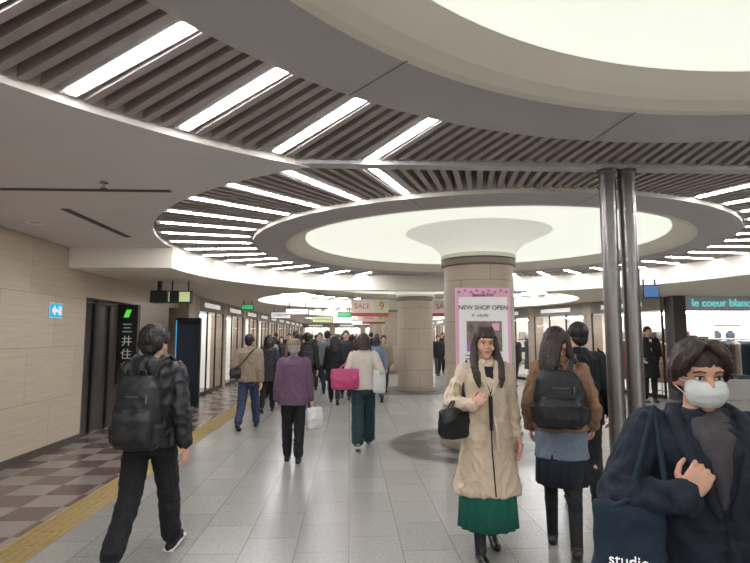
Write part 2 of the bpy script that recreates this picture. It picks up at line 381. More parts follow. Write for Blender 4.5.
def shopfront(p0,p1,bay=3.2,seed=1):
    rnd=random.Random(seed)
    d=V((p1[0]-p0[0],p1[1]-p0[1],0)); L=d.length; ob=None
    nb=max(1,round(L/bay)); b=L/nb; g=G()
    for i in range(nb):
        x0=i*b; x1=x0+b
        g.m=0; g.bb(x0,x0+.35,0,.4,0,2.59)
        g.m=1; g.bb(x0+.35,x1,0,.15,2.25,2.59)
        g.m=2; g.bb(x0+.35,x1,1.75,1.8,0,2.25); g.bb(x0,x0+.05,.4,1.8,0,2.25); g.bb(x0+.35,x1,.1,1.8,2.22,2.26)
        g.m=3; g.bb(x0+.6,x1-.2,.5,.6,2.17,2.2); g.bb(x0+.6,x1-.2,1.2,1.3,2.17,2.2)
        g.m=4
        n=3
        for j in range(n+1):
            xx=x0+.35+(b-.35)*j/n; g.bb(xx-.02,xx+.02,.02,.06,0,2.25)
        g.bb(x0+.35,x1,.02,.06,0,.1)
        g.m=5; g.add([(x0+.35,.04,.1),(x1,.04,.1),(x1,.04,2.25),(x0+.35,.04,2.25)],[(0,1,2,3)])
        for lv in (.45,.95,1.45):
            g.m=4; g.bb(x0+.5,x1-.2,1.4,1.75,lv-.03,lv)
            xx=x0+.55
            while xx<x1-.35:
                ww=rnd.uniform(.1,.3); hh=rnd.uniform(.12,.36); g.m=6+rnd.randrange(7); g.bb(xx,xx+ww,1.45,1.7,lv,lv+hh); xx+=ww+rnd.uniform(.03,.15)
        for kk in range(2):
            g.m=6+rnd.randrange(7); xx=x0+.35+rnd.uniform(.3,1.0)+kk*1.2
            g.loft([((xx,.6,.35),.2,.12),((xx,.6,.8),.17,.1),((xx,.6,1.05),.12,.09),((xx,.6,1.35),.19,.1),((xx,.6,1.45),.06,.05)],n=14)
            g.m=11; g.ell((xx,.6,1.6),(.08,.09,.12),10,6); g.cap((xx,.6,.02),.02,(xx,.6,.4),.02)
        g.m=13; g.bb(x0+.8,x1-.6,-.012,0,2.36,2.48)
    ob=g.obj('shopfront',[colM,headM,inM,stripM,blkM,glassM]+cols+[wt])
    ob.location=(p0[0],p0[1],0); ob.rotation_euler=(0,0,math.atan2(d.y,d.x)); return ob
shopfront((-3.9,13.9),(-3.9,45),3.1,3)
shopfront((5.6,22),(7.95,13.5),3.0,5)
shopfront((5.6,45),(5.6,22),3.3,8)
shopfront((-4.2,45),(6,45),2.6,9)
e=empty('boutique',(8.1,13.2,0)); g=G(); g.m=0; g.bb(-.02,.30,-.05,.35,0,2.59); g.m=1; g.bb(.3,4.4,0,.25,2.22,2.59); g.m=2; g.bb(.3,4.4,3.4,3.5,0,2.3); g.bb(.3,4.4,.2,3.4,2.25,2.3); g.bb(4.35,4.4,0,3.4,0,2.3)
g.m=3
for yy in (.5,1.0,1.6,2.3,3.0): g.bb(.6,4.1,yy,yy+.1,2.22,2.249)
g.m=4; g.bb(.3,4.3,.0,3.4,0,.01)
g.m=5; g.bb(.5,4.2,3.30,3.4,1.9,1.93); g.bb(.5,4.2,3.1,3.4,.9,.93)
g.m=6
xx=.6; rb=random.Random(21)
while xx<4.0:
    ww=rb.uniform(.14,.3); g.m=rb.choice([6,7,8]); g.bb(xx,xx+ww,3.12,3.36,.93,.93+rb.uniform(.1,.3)); 
    if rb.random()<.7: g.bb(xx,xx+ww,3.31,3.38,1.93,1.93+rb.uniform(.1,.24))
    xx+=ww+.08
# wall-hung garments
for i in range(8):
    g.m=rb.choice([6,7,8,9]); xx=.75+i*.44; g.loft([((xx,3.3,1.05),.15,.05),((xx,3.3,1.4),.12,.05),((xx,3.3,1.65),.16,.05),((xx,3.3,1.76),.05,.03)],n=12)
g.obj('shell',[mat('boutique_pier',(84,80,80),.4,var=.1),mat('boutique_header',(168,174,174),.5,emit=.12,var=.03),mat('boutique_wall',(232,232,228),.7,emit=.55,ecol=(255,253,246),var=.02,scale=2),stripM,mat('boutique_floor',(220,218,214),.4,var=.04),brnzM,cols[0],cols[3],cols[1],cols[6]],e)  # wall and header are no lamps; their emission imitates bright boutique lighting
text('le coeur blanc',(1.25,-.02,2.41),FR,.27,mat('sign_pale_teal',(120,205,210),.4,emit=.7,ecol=(120,215,222)),e,ext=.012)
def rack(x,y,L,seed):
    rnd=random.Random(seed); g=G(); g.m=0
    for sx in (0,L): g.cap((sx,0,.03),.015,(sx,0,1.5),.015); g.cap((sx,-.22,.03),.018,(sx,.22,.03),.018)
    g.cap((0,0,1.5),.015,(L,0,1.5),.015)
    xx=.08
    while xx<L-.06:
        g.m=1+rnd.choice([0,0,1,2,3,3,5,6,6]); hl=rnd.uniform(.6,.95)
        g.loft([((xx,0,1.4-hl),.035,.2),((xx,0,1.1),.03,.19),((xx,0,1.38),.03,.2),((xx,0,1.45),.015,.06)],n=12); xx+=.075
    o=g.obj('clothing_rack',[chrM]+cols,loc=(x,y,0))
rack(8.6,13.75,.95,1); rack(9.75,13.95,1.3,2); rack(8.9,15.2,2.4,4)
g=G(); g.bb(9.3,10.3,13.3,13.6,0.012,.5); g.m=1; g.box((9.5,13.45,.55),(.3,.22,.1)); g.m=2; g.box((9.95,13.45,.55),(.3,.22,.1)); g.obj('display_table',[whM,cols[0],cols[3]])
g=G(); g.bb(12.5,12.7,-8.5,13.2,0,2.95); g.obj('wall_right',wallM)
g=G(); g.bb(-4.6,12.7,46.8,47,0,3.2); g.obj('wall_back',wallM)

# ------------------------------------------------------------ people
SK=mat('skin',(214,164,140),.5,var=.04,scale=30)
HB=mat('hair_black',(28,23,22),.45,var=.3,scale=3,stretch=(60,60,5),bump=.4)
HBr=mat('hair_brown',(52,36,30),.45,var=.3,scale=3,stretch=(60,60,5),bump=.4)
HG=mat('hair_grey',(150,145,140),.5,var=.2,scale=3,stretch=(60,60,5),bump=.3)
EW=mat('eye_white',(225,220,216),.2); EI=mat('iris',(30,20,16),.15); LP=mat('lips',(176,98,92),.45)
def cloth(name,c,var=.12,sc=40,rough=.85): return mat(name,c,rough,var=var,scale=sc,bump=.25)
C=dict(black=cloth('cloth_black',(22,23,27)),navy=cloth('cloth_navy',(27,35,50)),beige=cloth('cloth_beige',(200,181,158),.05),
 green=cloth('cloth_green',(26,104,88),.08),brown=cloth('cloth_brown',(136,104,80)),purple=cloth('cloth_purple',(98,72,94)),
 tan=cloth('cloth_tan',(138,121,102)),jeans=cloth('cloth_jeans',(50,62,88)),cream=cloth('cloth_cream',(202,192,180),.05),
 dgreen=cloth('cloth_dark_green',(30,54,60)),grey=cloth('cloth_grey',(104,106,112)),char=cloth('cloth_charcoal',(42,42,48)),
 bluegrey=cloth('cloth_bluegrey',(108,120,136)),pink=mat('leather_pink',(180,62,108),.45,var=.08,bump=.1),white=cloth('cloth_white',(212,210,208),.03),
 red=cloth('cloth_red',(140,40,44)),leather=mat('leather_black',(20,20,22),.35,var=.1,bump=.1),nylon=mat('nylon_black',(23,24,27),.5,var=.15,bump=.2),
 shirt=cloth('cloth_dark_shirt',(74,70,76)),mask=mat('mask_white',(222,226,226),.7,var=.02))
shW=mat('sole_white',(220,218,214),.6)

def ik(S,T,l1,l2,pole):
    d=T-S; L=max(.1,min(d.length,(l1+l2)*.995)); u=d.normalized(); T=S+u*L
    x=(l1*l1-l2*l2+L*L)/(2*L); h=math.sqrt(max(0,l1*l1-x*x)); pr=pole-u*pole.dot(u); pr.normalize()
    return S+u*x+pr*h,T
def hand(g,W,d,n,sx,curl=.35,s=1,thumb=1):
    d=d.normalized(); n=(n-d*n.dot(d)).normalized(); t=d.cross(n)*sx
    g.loft([(W-d*.02,.023*s,.018*s),(W+d*.01*s,.026*s,.017*s),(W+d*.035*s,.037*s,.016*s),(W+d*.065*s,.041*s,.0145*s),(W+d*.092*s,.038*s,.012*s)],n=16,e=2.6,ux=t,uy=n)
    for off,ls,cm in ((.030,.95,.9),(.010,1.06,1),(-.010,.98,1.08),(-.029,.78,1.2)):
        p=W+d*(.084*s)+t*off*s; A=0
        for seg,(l,r0,r1) in enumerate(((.044,.0090,.0084),(.028,.0082,.0076),(.022,.0074,.0064))):
            A+=curl*cm*(.8,1.1,.8)[seg]
            q=p+(d*cos(A)+n*sin(A)+t*off*1.6).normalized()*l*ls*s
            g.cap(p,r0*s,q,r1*s,8); p=q
    p=W+d*.022*s+t*.026*s
    for dd,l,r0,r1 in (((d*.62+t*.7+n*.25),.042,.0135,.0115),((d*.85+t*.25+n*.4),.033,.011,.0095),((d*.85-t*.1+n*.5),.026,.0095,.0078)):
        q=p+dd.normalized()*l*s; g.cap(p,r0*s,q,r1*s,8); p=q
T0=[(.80,.165,.118,0),(.93,.168,.118,0),(1.05,.140,.10,.005),(1.18,.148,.106,.005),(1.30,.165,.112,.005),(1.38,.160,.098,0),(1.43,.115,.078,-.008),(1.465,.066,.062,-.01)]
def torso(g,inf,zb,flare,wf,dz,straight=False,zt=9):
    R=[]
    for z,rx,ry,cy in T0:
        if z<zb-.001 or z>zt: continue
        k=wf if z>1.0 else 1
        rx=rx*k+inf*(1 if z<1.4 else .45); ry=ry+inf*(1 if z<1.4 else .4)
        if straight and z<1.3: rx=max(rx,.160*wf+inf); ry=max(ry,.112+inf)
        R.append(((0,cy,z+dz),rx,ry))
    r0=R[0]
    if zb<.8:
        R.insert(0,((0,0,zb+dz),r0[1]+flare,r0[2]+flare))
    elif r0[0][2]-dz>zb+.01: R.insert(0,((0,0,zb+dz),r0[1]+.004,r0[2]+.004))
    g.loft(R,n=28,e=2.3)
def person(name,loc,hd,h,L=(20,4,12),R=(-14,22,-35),aL=(-.25,.12,.84),aR=(.25,-.1,.84),top=None,bot=None,hair='short',hm=None,
           fem=False,near=0,head=(0,0),mask=False,shoe=None,pL=None,pR=None,curl=(.35,.35),nL=None,nR=None,hat=None,fringe=False,dL=None,dR=None):
    hm=hm or HB; root=empty(name,(loc[0],loc[1],0),rad(hd),h/1.7)
    vx={2:.008,1:.013,0:.02}[near]; wf=.9 if fem else 1.0
    J={}; mz=9
    for s,(a,b,p),sx in (('L',L,-1),('R',R,1)):
        a,b,p=rad(a),rad(b),rad(p); hip=V((sx*.085,0,.9)); kn=hip+V((sx*.005,sin(a),-cos(a)))*.42; an=kn+V((0,sin(a-b),-cos(a-b)))*.40
        ro_=lambda y,z,pp=p: V((0,y*cos(pp)-z*sin(pp),z*cos(pp)+y*sin(pp)))
        heel=an+ro_(-.04,-.052); ball=an+ro_(.12,-.055); toe=(ball+V((0,.055,0))) if p<0 else an+ro_(.175,-.055)
        mz=min(mz,heel.z-.028,ball.z-.028); J[s]=[hip,kn,an,heel,ball,toe]
    dz=-mz
    for s in 'LR':
        for p in J[s]: p.z+=dz
    D=V((0,0,dz))
    for s,T,sx,pole in (('l',aL,-1,pL),('r',aR,1,pR)):
        S=V((sx*.168*wf,-.005,1.385))+D; E,W=ik(S,V(T)+D,.275,.245,V(pole) if pole else V((sx*.35,-1,-.2))); J[s]=[S,E,W]
    HM=Matrix.Translation(V((0,0,1.48+dz)))@Matrix.Rotation(rad(head[0]),4,'Z')@Matrix.Rotation(rad(head[1]),4,'X')@Matrix.Translation(V((0,0,-1.48)))
    hg=G(); hg.ell((0,-.012,1.61),(.076,.095,.098)); hg.ell((0,.018,1.555),(.058,.068,.088)); hg.ell((0,.066,1.492),(.026,.024,.022)); hg.ell((0,.05,1.52),(.042,.036,.035))
    hg.cap((0,.082,1.60),.009,(0,.102,1.566),.0125); hg.cap((-.012,.09,1.560),.009,(.012,.09,1.560),.009)
    for sx in (-1,1):
        hg.ell((sx*.077,-.012,1.575),(.011,.024,.033)); hg.ell((sx*.04,.062,1.555),(.022,.022,.022)); hg.cap((sx*.045,.072,1.618),.008,(sx*.012,.084,1.615),.008)
    hg.cap((-.014,.084,1.530),.009,(.014,.084,1.530),.009)
    g=G(); g.merge(hg,HM)
    g.cap(V((0,-.015,1.40))+D,.056,V((0,-.005,1.53))+D,.05)
    torso(g,-.016,.80,0,wf,dz)
    for s in 'LR':
        hip,kn,an,heel,ball,toe=J[s]
        g.cap(hip,.078,kn,.044); g.cap(kn,.042,an,.030); mid=kn.lerp(an,.3); g.ell(mid+V((0,-.012,0)),(.040,.040,.09)); g.cap(an,.028,heel,.018); g.cap(heel,.018,ball,.018); g.cap(ball,.018,toe,.012)
    for s in 'lr':
        S,E,W=J[s]; g.cap(S,.044,E,.034); g.cap(E,.034,W,.026)
    g.obj('body',SK,root,vox=vx if near<2 else .0075,sm=3)
    if near or mask or abs(((hd+head[0]+180)%360)-180)>60:
        fg=G()
        for sx in (-1,1):
            fg.m=0; fg.ell((sx*.031,.0745,1.592),(.0135,.0095,.0065),12,7); fg.m=1; fg.ell((sx*.031,.0815,1.592),(.006,.0035,.0060),10,6)
            fg.m=2; fg.chain([(sx*.048,.077,1.612),(sx*.032,.087,1.617),(sx*.016,.091,1.613)],.0026,6); fg.chain([(sx*.046,.074,1.596),(sx*.031,.083,1.5995),(sx*.018,.082,1.596)],.0022,6)
        fg.m=3; fg.chain([(-.023,.0835,1.531),(-.007,.0945,1.5335),(0,.095,1.5315),(.007,.0945,1.5335),(.023,.0835,1.531)],[.002,.0045,.004,.0045,.002],8); fg.chain([(-.018,.085,1.526),(0,.094,1.5235),(.018,.085,1.526)],[.002,.0055,.002],8)
        q=G(); q.merge(fg,HM); q.obj('face_features',[EW,EI,hm,LP],root,smooth=True)
    if mask:
        mg=G(); mg.loft([((0,.045,1.490),.045,.048),((0,.052,1.512),.060,.062),((0,.052,1.545),.067,.070),((0,.050,1.568),.064,.062),((0,.046,1.582),.052,.050)],n=28)
        q=G(); q.merge(mg,HM); q.obj('face_mask',C['mask'],root,vox=.007,sm=2,disp=(.0016,(5,5,90)))
        sg=G()
        for sx in (-1,1):
            for z in (1.52,1.575): sg.chain([(sx*.055,.055,z),(sx*.07,.02,z+(1.575-z)*.3),(sx*.082,-.01,1.575+(z-1.55)*.8)],.0018,6)
        q=G(); q.merge(sg,HM); q.obj('mask_straps',C['mask'],root)
    h2=G(); h2.ell((0,-.024,1.628),(.086,.100,.098),20,12); h2.ell((0,-.062,1.565),(.068,.048,.065))
    for sx in (-1,1): h2.ell((sx*.070,-.015,1.62),(.02,.05,.045)); 
    if hair in('long','bob'):
        zl=1.30 if hair=='long' else 1.47
        yb=-.115 if hair=='long' else -.085
        h2.loft([((0,yb-.02,zl),.08,.035),((0,yb,(zl+1.56)/2),.095,.045),((0,-.075,1.57),.092,.06),((0,-.05,1.63),.085,.07)],n=18)
        for sx in (-1,1):
            h2.chain([(sx*.072,.012,1.655),(sx*.086,.015,1.58),(sx*.090,.03,1.50),(sx*.088,.035,1.47)],[.022,.026,.028,.016],10)
            if hair=='long': h2.chain([(sx*.090,.03,1.50),(sx*.098,.085,1.42),(sx*.092,.135,1.33),(sx*.085,.145,1.27)],[.032,.032,.027,.010],10)
    if hair=='pony':
        h2.chain([(0,-.11,1.64),(0,-.15,1.60),(0,-.15,1.5),(0,-.14,1.42)],[.03,.035,.03,.012],10)
    if fringe or hair=='mop':
        for i in range(9):
            x=-.056+.014*i; h2.cap((x*.8,.045,1.70),.022,(x*1.1,.083-abs(x)*.35,1.643+(.006 if i%2 else 0)),.009,8)
    if hair=='mop':
        h2.ell((0,-.02,1.65),(.094,.104,.088))
        for sx in (-1,1): h2.chain([(sx*.07,.045,1.66),(sx*.085,.03,1.63),(sx*.086,.012,1.595)],[.022,.02,.010],8); h2.ell((sx*.06,-.05,1.60),(.035,.05,.06))
    if hair=='parted':
        h2.ell((0,-.02,1.638),(.088,.101,.086))
        for sx in (-1,1):
            h2.chain([(sx*.012,.062,1.708),(sx*.042,.076,1.678),(sx*.066,.062,1.645),(sx*.080,.042,1.610)],[.012,.014,.016,.009],10)
            h2.chain([(sx*.03,.05,1.706),(sx*.070,.040,1.665),(sx*.085,.02,1.62),(sx*.086,.0,1.575)],[.02,.022,.022,.012],10); h2.ell((sx*.060,-.05,1.59),(.033,.05,.07))
    q=G(); q.merge(h2,HM); q.obj('hair',hm,root,vox={2:.0055,1:.010,0:.016}[near],sm=2,disp=((.0035 if hair=='parted' else .005) if near else .003,(60,60,14)))
    if hat:
        q0=G(); q0.loft([((0,-.015,1.635),.100,.112),((0,-.018,1.68),.100,.110),((0,-.02,1.72),.085,.095),((0,-.02,1.735),.05,.06)],n=24)
        q=G(); q.merge(q0,HM); q.obj('hat',hat,root,vox=.01,sm=2)
    tp=dict(m=C['black'],inf=.025,zb=.86,flare=0,hood=False,straight=True,collar=True,si=None); tp.update(top or {})
    inf=tp['inf']; si=tp['si'] if tp['si'] is not None else inf*.85; g=G(); torso(g,inf,tp['zb'],tp['flare'],wf,dz,tp['straight'])
    for s in 'lr':
        S,E,W=J[s]; We=E.lerp(W,.95); g.cap(S+V((0,0,-.008)),.054+si,E,.042+si*.85); g.cap(E,.042+si*.85,We,.034+si*.6)
        if near:
            ax=(We-E).normalized()
            for q_ in (.10,.24,.40): g.cap(E+ax*(q_*.24-.004),.044+si*(.95-q_*.5),E+ax*(q_*.24+.004),.044+si*(.95-q_*.5),14)
            g.cap(We-ax*.012,.036+si*.62,We,.036+si*.62,14)
    if tp['hood']:
        g.ell(V((0,-.105,1.445))+D,(.12,.06,.065)); g.ell(V((0,-.135,1.40))+D,(.085,.04,.07))
        for sx in (-1,1): g.chain([V((sx*.09,-.08,1.46))+D,V((sx*.085,.0,1.475))+D,V((sx*.04,.075,1.43))+D],[.035,.03,.022])
    elif tp['collar']:
        n=10
        for i in range(n):
            a0=pi*.62+(2*pi-.24*pi)*i/n; a1=pi*.62+(2*pi-.24*pi)*(i+1)/n
            P=lambda a:V((.066*cos(a),-.012+.064*sin(a),1.462+.012*(-sin(a))))+D
            g.cap(P(a0),.02,P(a1),.02,8)
    g.obj('jacket',tp['m'],root,vox=vx,sm=3,disp=(.012 if near==2 else .008,(13,13,9)))
    bt=dict(m=C['black'],kind='trousers',hem=.9,wd=0); bt.update(bot or {})
    g=G(); torso(g,.010,.80,0,wf,dz,zt=1.1)
    if bt['kind']=='trousers':
        for s in 'LR':
            hip,kn,an=J[s][:3]; ae=kn.lerp(an,bt['hem']); wd=bt['wd']
            g.cap(hip,.100,kn,.070+wd*.6); g.cap(kn,.070+wd*.6,ae,.056+wd)
        g.obj('trousers',bt['m'],root,vox=vx,sm=3,disp=(.009,(12,12,9)))
    else:
        zh=bt['hem']; g=G(); fl=bt['wd']
        g.loft([((0,0,zh+dz),.19+fl,.165+fl,1),((0,0,(zh+.9)/2+dz),.185+fl*.6,.15+fl*.6,.8),((0,0,.92+dz),.172,.122,.3),((0,0,1.0+dz),.14,.10,0)],n=96,pleat=(.045,16))
        g.obj('skirt',bt['m'],root,smooth=True)
        if bt.get('legs'):
            g=G()
            for s in 'LR':
                hip,kn,an=J[s][:3]; g.cap(hip,.094,kn,.058); g.cap(kn,.057,an,.042); g.ell(kn.lerp(an,.3)+V((0,-.012,0)),(.054,.056,.1))
            g.obj('tights',bt['legs'],root,vox=vx,sm=2)
    shoe=shoe or (C['leather'],None); g=G()
    for s in 'LR':
        hip,kn,an,heel,ball,toe=J[s]
        g.cap(heel,.037,ball,.038); g.cap(ball,.038,toe,.029); g.cap(an+V((0,.004,-.0)),.045,heel.lerp(ball,.25),.04)
        g.ell(ball+V((0,.0,-.004)),(.045,.06,.03))
    g.obj('shoes',shoe[0],root,vox=.009 if near else .014,sm=2,clamp=True)
    if shoe[1]:
        g=G()
        for s in 'LR':
            heel,ball,toe=J[s][3:6]
            for a,b in ((heel,ball),(ball,toe)):
                g.prism([a+V((-.042,-.03 if a is heel else 0,-.028)),a+V((.042,-.03 if a is heel else 0,-.028)),b+V((.045,.0 if b is ball else .028,-.028)),b+V((-.045,0 if b is ball else .028,-.028))],(0,0,.02))
        g.obj('shoe_soles',shoe[1],root,bevel=.006)
    g=G()
    for s,sx,cu,nn,dd in (('l',-1,curl[0],nL,dL),('r',1,curl[1],nR,dR)):
        S,E,W=J[s]; d=V(dd) if dd else (W-E); hand(g,W,d,V(nn) if nn else V((-sx,.15,0)),sx,cu,1.0)
    g.obj('hands',SK,root,vox=.0040 if near==2 else (.007 if near==1 else None),sm=1,smooth=True)
    return root,dz,J
def like(name,root): return empty(name,tuple(root.location),root.rotation_euler.z,root.scale.x)
def backpack(root,dz,m,y0,w_=.30,h_=.46,d_=.16,zc=1.18,inf=.03,trim=None):
    e=like('backpack',root); g=G(); z0=zc-h_/2+dz; yc=y0-d_/2
    g.loft([((0,yc,z0),w_*.44,d_*.42),((0,yc,z0+.04),w_*.5,d_*.5),((0,yc,z0+h_*.6),w_*.5,d_*.5),((0,yc,z0+h_*.85),w_*.45,d_*.45),((0,yc,z0+h_),w_*.3,d_*.3)],n=32,e=3.4)
    g.loft([((0,yc-d_*.45,z0+.03),w_*.38,d_*.25),((0,yc-d_*.5,z0+.08),w_*.42,d_*.3),((0,yc-d_*.5,z0+h_*.42),w_*.42,d_*.28),((0,yc-d_*.42,z0+h_*.52),w_*.36,d_*.2)],n=28,e=3.4)
    for sx in (-1,1): g.loft([((sx*w_*.5,yc,z0+.04),.025,.05),((sx*w_*.51,yc,z0+.16),.03,.055)],n=12)
    g.obj('bag',m,e,vox=.009,sm=2,disp=(.006,(9,9,9)))
    g=G(); D=V((0,0,dz))
    for sx in (-1,1):
        pts=[V((sx*.07,y0-.01,zc+h_*.42)),V((sx*.10,-.085-inf,1.445+inf*.6)),V((sx*.115,-.02,1.475+inf*.7)),V((sx*.12,.06+inf*.5,1.445+inf*.5)),V((sx*.125,.115+inf,1.34)),V((sx*.14,.11+inf,1.2)),V((sx*(.165+inf),.03,1.06)),V((sx*.15,-.10-inf,zc-h_*.36))]
        pts=[p+D for p in pts]
        for a,b in zip(pts[:-1],pts[1:]): 
            for o in (-.012,0,.012): g.cap(a+V((o*sx,0,0)),.008,b+V((o*sx,0,0)),.008,8)
    g.chain([V((-.03,y0-.03,zc+h_*.47))+D,V((-.025,y0-.03,zc+h_*.47+.045))+D,V((.025,y0-.03,zc+h_*.47+.045))+D,V((.03,y0-.03,zc+h_*.47))+D],.008)
    g.obj('straps',m,e,smooth=True)
    g=G(); zz=z0+h_*.78
    g.chain([(w_*.47*cos(t),yc-d_*.46*sin(t)-.006,zz-.03*sin(t)) for t in [pi*i/12 for i in range(13)]],.0035,6)
    g.chain([(w_*.40*cos(t),yc-d_*.5-d_*.24*sin(t)-.002,z0+h_*.40) for t in [pi*i/10 for i in range(11)]],.003,6)
    g.cap((w_*.3,yc-d_*.52,zz-.02),.005,(w_*.3,yc-d_*.56,zz-.07),.004)
    g.obj('zips',trim or mat('zip_grey',(120,120,124),.4,metal=.5),e)
    return e
def tote(name,root,dz,m,c,w_,h_,d_,strap,ang=0,e_=4,strapm=None,r=.008,top=None):
    e=like(name,root); D=V((0,0,dz)); c=V(c)+D; M=Matrix.Translation(c)@Matrix.Rotation(rad(ang),4,'Z')
    q=G(); q.loft([((0,0,-h_/2),w_*.42,d_*.38),((0,0,-h_/2+.04),w_*.5,d_*.5),((0,0,0),w_*.5,d_*.55),((0,0,h_/2-.03),w_*.5,d_*.34),((0,0,h_/2),w_*.47,d_*.2)],n=32,e=e_)
    g=G(); g.merge(q,M); g.obj('bag',m,e,vox=.010,sm=2,disp=(.007,(8,8,8)))
    g=G()
    for sy in (-1,1):
        a=M@V((-w_*.28,sy*d_*.2,h_/2-.03)); b=M@V((w_*.28,sy*d_*.2,h_/2-.03)); s=[V(p)+D+V((0,0,.004*sy)) for p in strap]
        g.chain([a]+s+[b],r)
    g.obj('straps',strapm or m,e,smooth=True); return e,M

# left man with backpack
r,dz,J=person('man_with_backpack',(-1.44,4.08),-4,1.68,L=(-16,20,-32),R=(20,6,10),aL=(-.24,.20,.88),aR=(.27,-.03,.83),
  top=dict(m=C['nylon'],inf=.040,zb=.86,hood=True),bot=dict(m=C['black'],wd=.014),hair='mop',near=2,shoe=(C['black'],shW),head=(-8,0))
backpack(r,dz,C['nylon'],-.15,inf=.04,zc=1.12,w_=.32,h_=.50)
# woman in trench coat
r,dz,J=person('woman_in_trench_coat',(1.02,4.08),180,1.64,L=(-9,14,-20),R=(10,4,4),aL=(-.24,.04,.82),aR=(.13,.17,1.13),pR=(.8,-.5,-.9),
  top=dict(m=C['beige'],inf=.026,si=.016,zb=.47,flare=.065),bot=dict(kind='skirt',m=C['green'],hem=.22,wd=.035,legs=C['char']),hair='long',hm=HBr,fringe=True,fem=True,near=2,curl=(.35,1.0),nR=(-.4,-1,0),dR=(-.6,.1,.6))
g=G(); D=V((0,0,dz))
g.m=0
for sx in (-1,1):
    g.prism([V((sx*.004,.148,1.20))+D,V((sx*.085,.128,1.34))+D,V((sx*.10,.095,1.41))+D,V((sx*.062,.075,1.47))+D,V((sx*.045,.098,1.42))+D],(0,.014,0))
    for z in (1.16,1.02,.88): g.ell(V((sx*.055,.156,z))+D,(.012,.006,.012),10,5)
g.m=1
g.prism([V((-.036,.118,1.42))+D,V((.036,.118,1.42))+D,V((.016,.150,1.22))+D,V((-.016,.150,1.22))+D],(0,.004,0))
g.prism([V((-.016,.148,1.22))+D,V((.016,.148,1.22))+D,V((.012,.156,.95))+D,V((-.012,.156,.95))+D],(0,.006,0))
g.chain([V((.0,.158,.95))+D,V((.0,.170,.8))+D,V((-.005,.190,.65))+D,V((-.01,.215,.49))+D],.005,6)
g.m=0
g.chain([V((-.03,.155,1.05))+D,V((-.04,.175,.95))+D,V((-.05,.185,.80))+D],.012,8)
g.obj('coat_details',[C['beige'],C['black'],brnzM],r,smooth=False)
tote('shoulder_bag',r,dz,C['leather'],(.25,.10,1.00),.34,.22,.11,[(.19,.06,1.25),(.15,.02,1.455),(.20,-.03,1.25)],ang=35)
# woman in brown jacket with backpack
r,dz,J=person('woman_with_backpack',(1.60,4.12),-22,1.66,L=(14,6,6),R=(-14,20,-32),aL=(-.23,.1,.92),aR=(.24,.10,.95),
  top=dict(m=C['brown'],inf=.035,si=.022,zb=.92),bot=dict(kind='skirt',m=C['navy'],hem=.52,wd=.0,legs=C['black']),hair='long',hm=HBr,fem=True,near=2,head=(-40,0))
g=G(); torso(g,.026,.72,.01,.9,dz,True,zt=1.0); g.obj('grey_shirt_hem',C['bluegrey'],r,vox=.01,sm=2,disp=(.006,(12,12,6)))
backpack(r,dz,C['nylon'],-.145,inf=.035,zc=1.18,w_=.36,h_=.42,d_=.16)
# dark-dressed companion
r,dz,J=person('man_in_black_coat',(2.13,5.0),-15,1.72,L=(16,6,8),R=(-12,20,-30),aL=(-.25,.05,.84),aR=(.27,.05,.9),top=dict(m=C['black'],inf=.035,zb=.80),bot=dict(m=C['black']),near=2,head=(20,0),shoe=(C['black'],None))
tote('tote_bag',r,dz,C['char'],(.30,.0,.98),.30,.30,.10,[(.24,.0,1.25),(.18,.0,1.47),(.23,-.03,1.25)],ang=80)
# masked man, close foreground
r,dz,J=person('masked_man',(1.18,1.80),166,1.575,L=(-8,12,-10),R=(12,4,4),aL=(-.27,.05,.85),aR=(.13,.22,1.21),pR=(1,-.3,-.9),
  top=dict(m=C['navy'],inf=.046,si=.034,zb=.74,flare=.02,collar=False),bot=dict(m=C['black'],wd=.01),hair='parted',near=2,mask=True,curl=(.35,1.15),nR=(-.5,-.9,.1),dR=(-.45,.0,.75),head=(2,-6),hm=HBr)
D=V((0,0,dz)); g=G(); g.loft([((0,.075,1.16+dz),.02,.098),((0,.072,1.24+dz),.045,.108),((0,.066,1.32+dz),.070,.112),((0,.048,1.39+dz),.088,.108),((0,.015,1.435+dz),.088,.092),((0,-.004,1.47+dz),.064,.068)],n=28); g.obj('inner_shirt',C['shirt'],r,vox=.008,sm=2,disp=(.003,(20,20,14)))
g=G()
for sx in (-1,1):
    g.chain([V((sx*.05,-.075,1.46))+D,V((sx*.092,-.01,1.465))+D,V((sx*.108,.06,1.44))+D,V((sx*.100,.128,1.36))+D,V((sx*.065,.165,1.26))+D,V((sx*.02,.172,1.14))+D],[.024,.026,.026,.028,.024,.012],10)
g.cap(V((-.05,-.075,1.46))+D,.024,V((.05,-.075,1.46))+D,.024)
g.obj('jacket_collar',C['navy'],r,vox=.009,sm=2,disp=(.004,(14,14,14)))
g=G(); g.chain([V((0,.168,1.15))+D,V((0,.168,1.05))+D,V((0,.17,.9))+D],.004,6); 
for z in (1.08,.96): g.ell(V((-.03,.168,z))+D,(.011,.006,.011),10,5)
g.obj('placket',C['black'],r)
canv=cloth('canvas_dark_blue',(24,42,58))
e,M=tote('canvas_tote_bag',r,dz,canv,(.300,.15,.955),.23,.42,.10,[(.27,.15,1.24),(.17,.05,1.47),(.18,.17,1.24)],ang=-12,r=.010)
t=text('studio',(0,0,0),FR,.05,wt,e,'print'); t.matrix_local=M@Matrix.Translation(V((0,.068,.04)))@Matrix.Rotation(pi,4,'Z')@Matrix.Rotation(pi/2,4,'X')

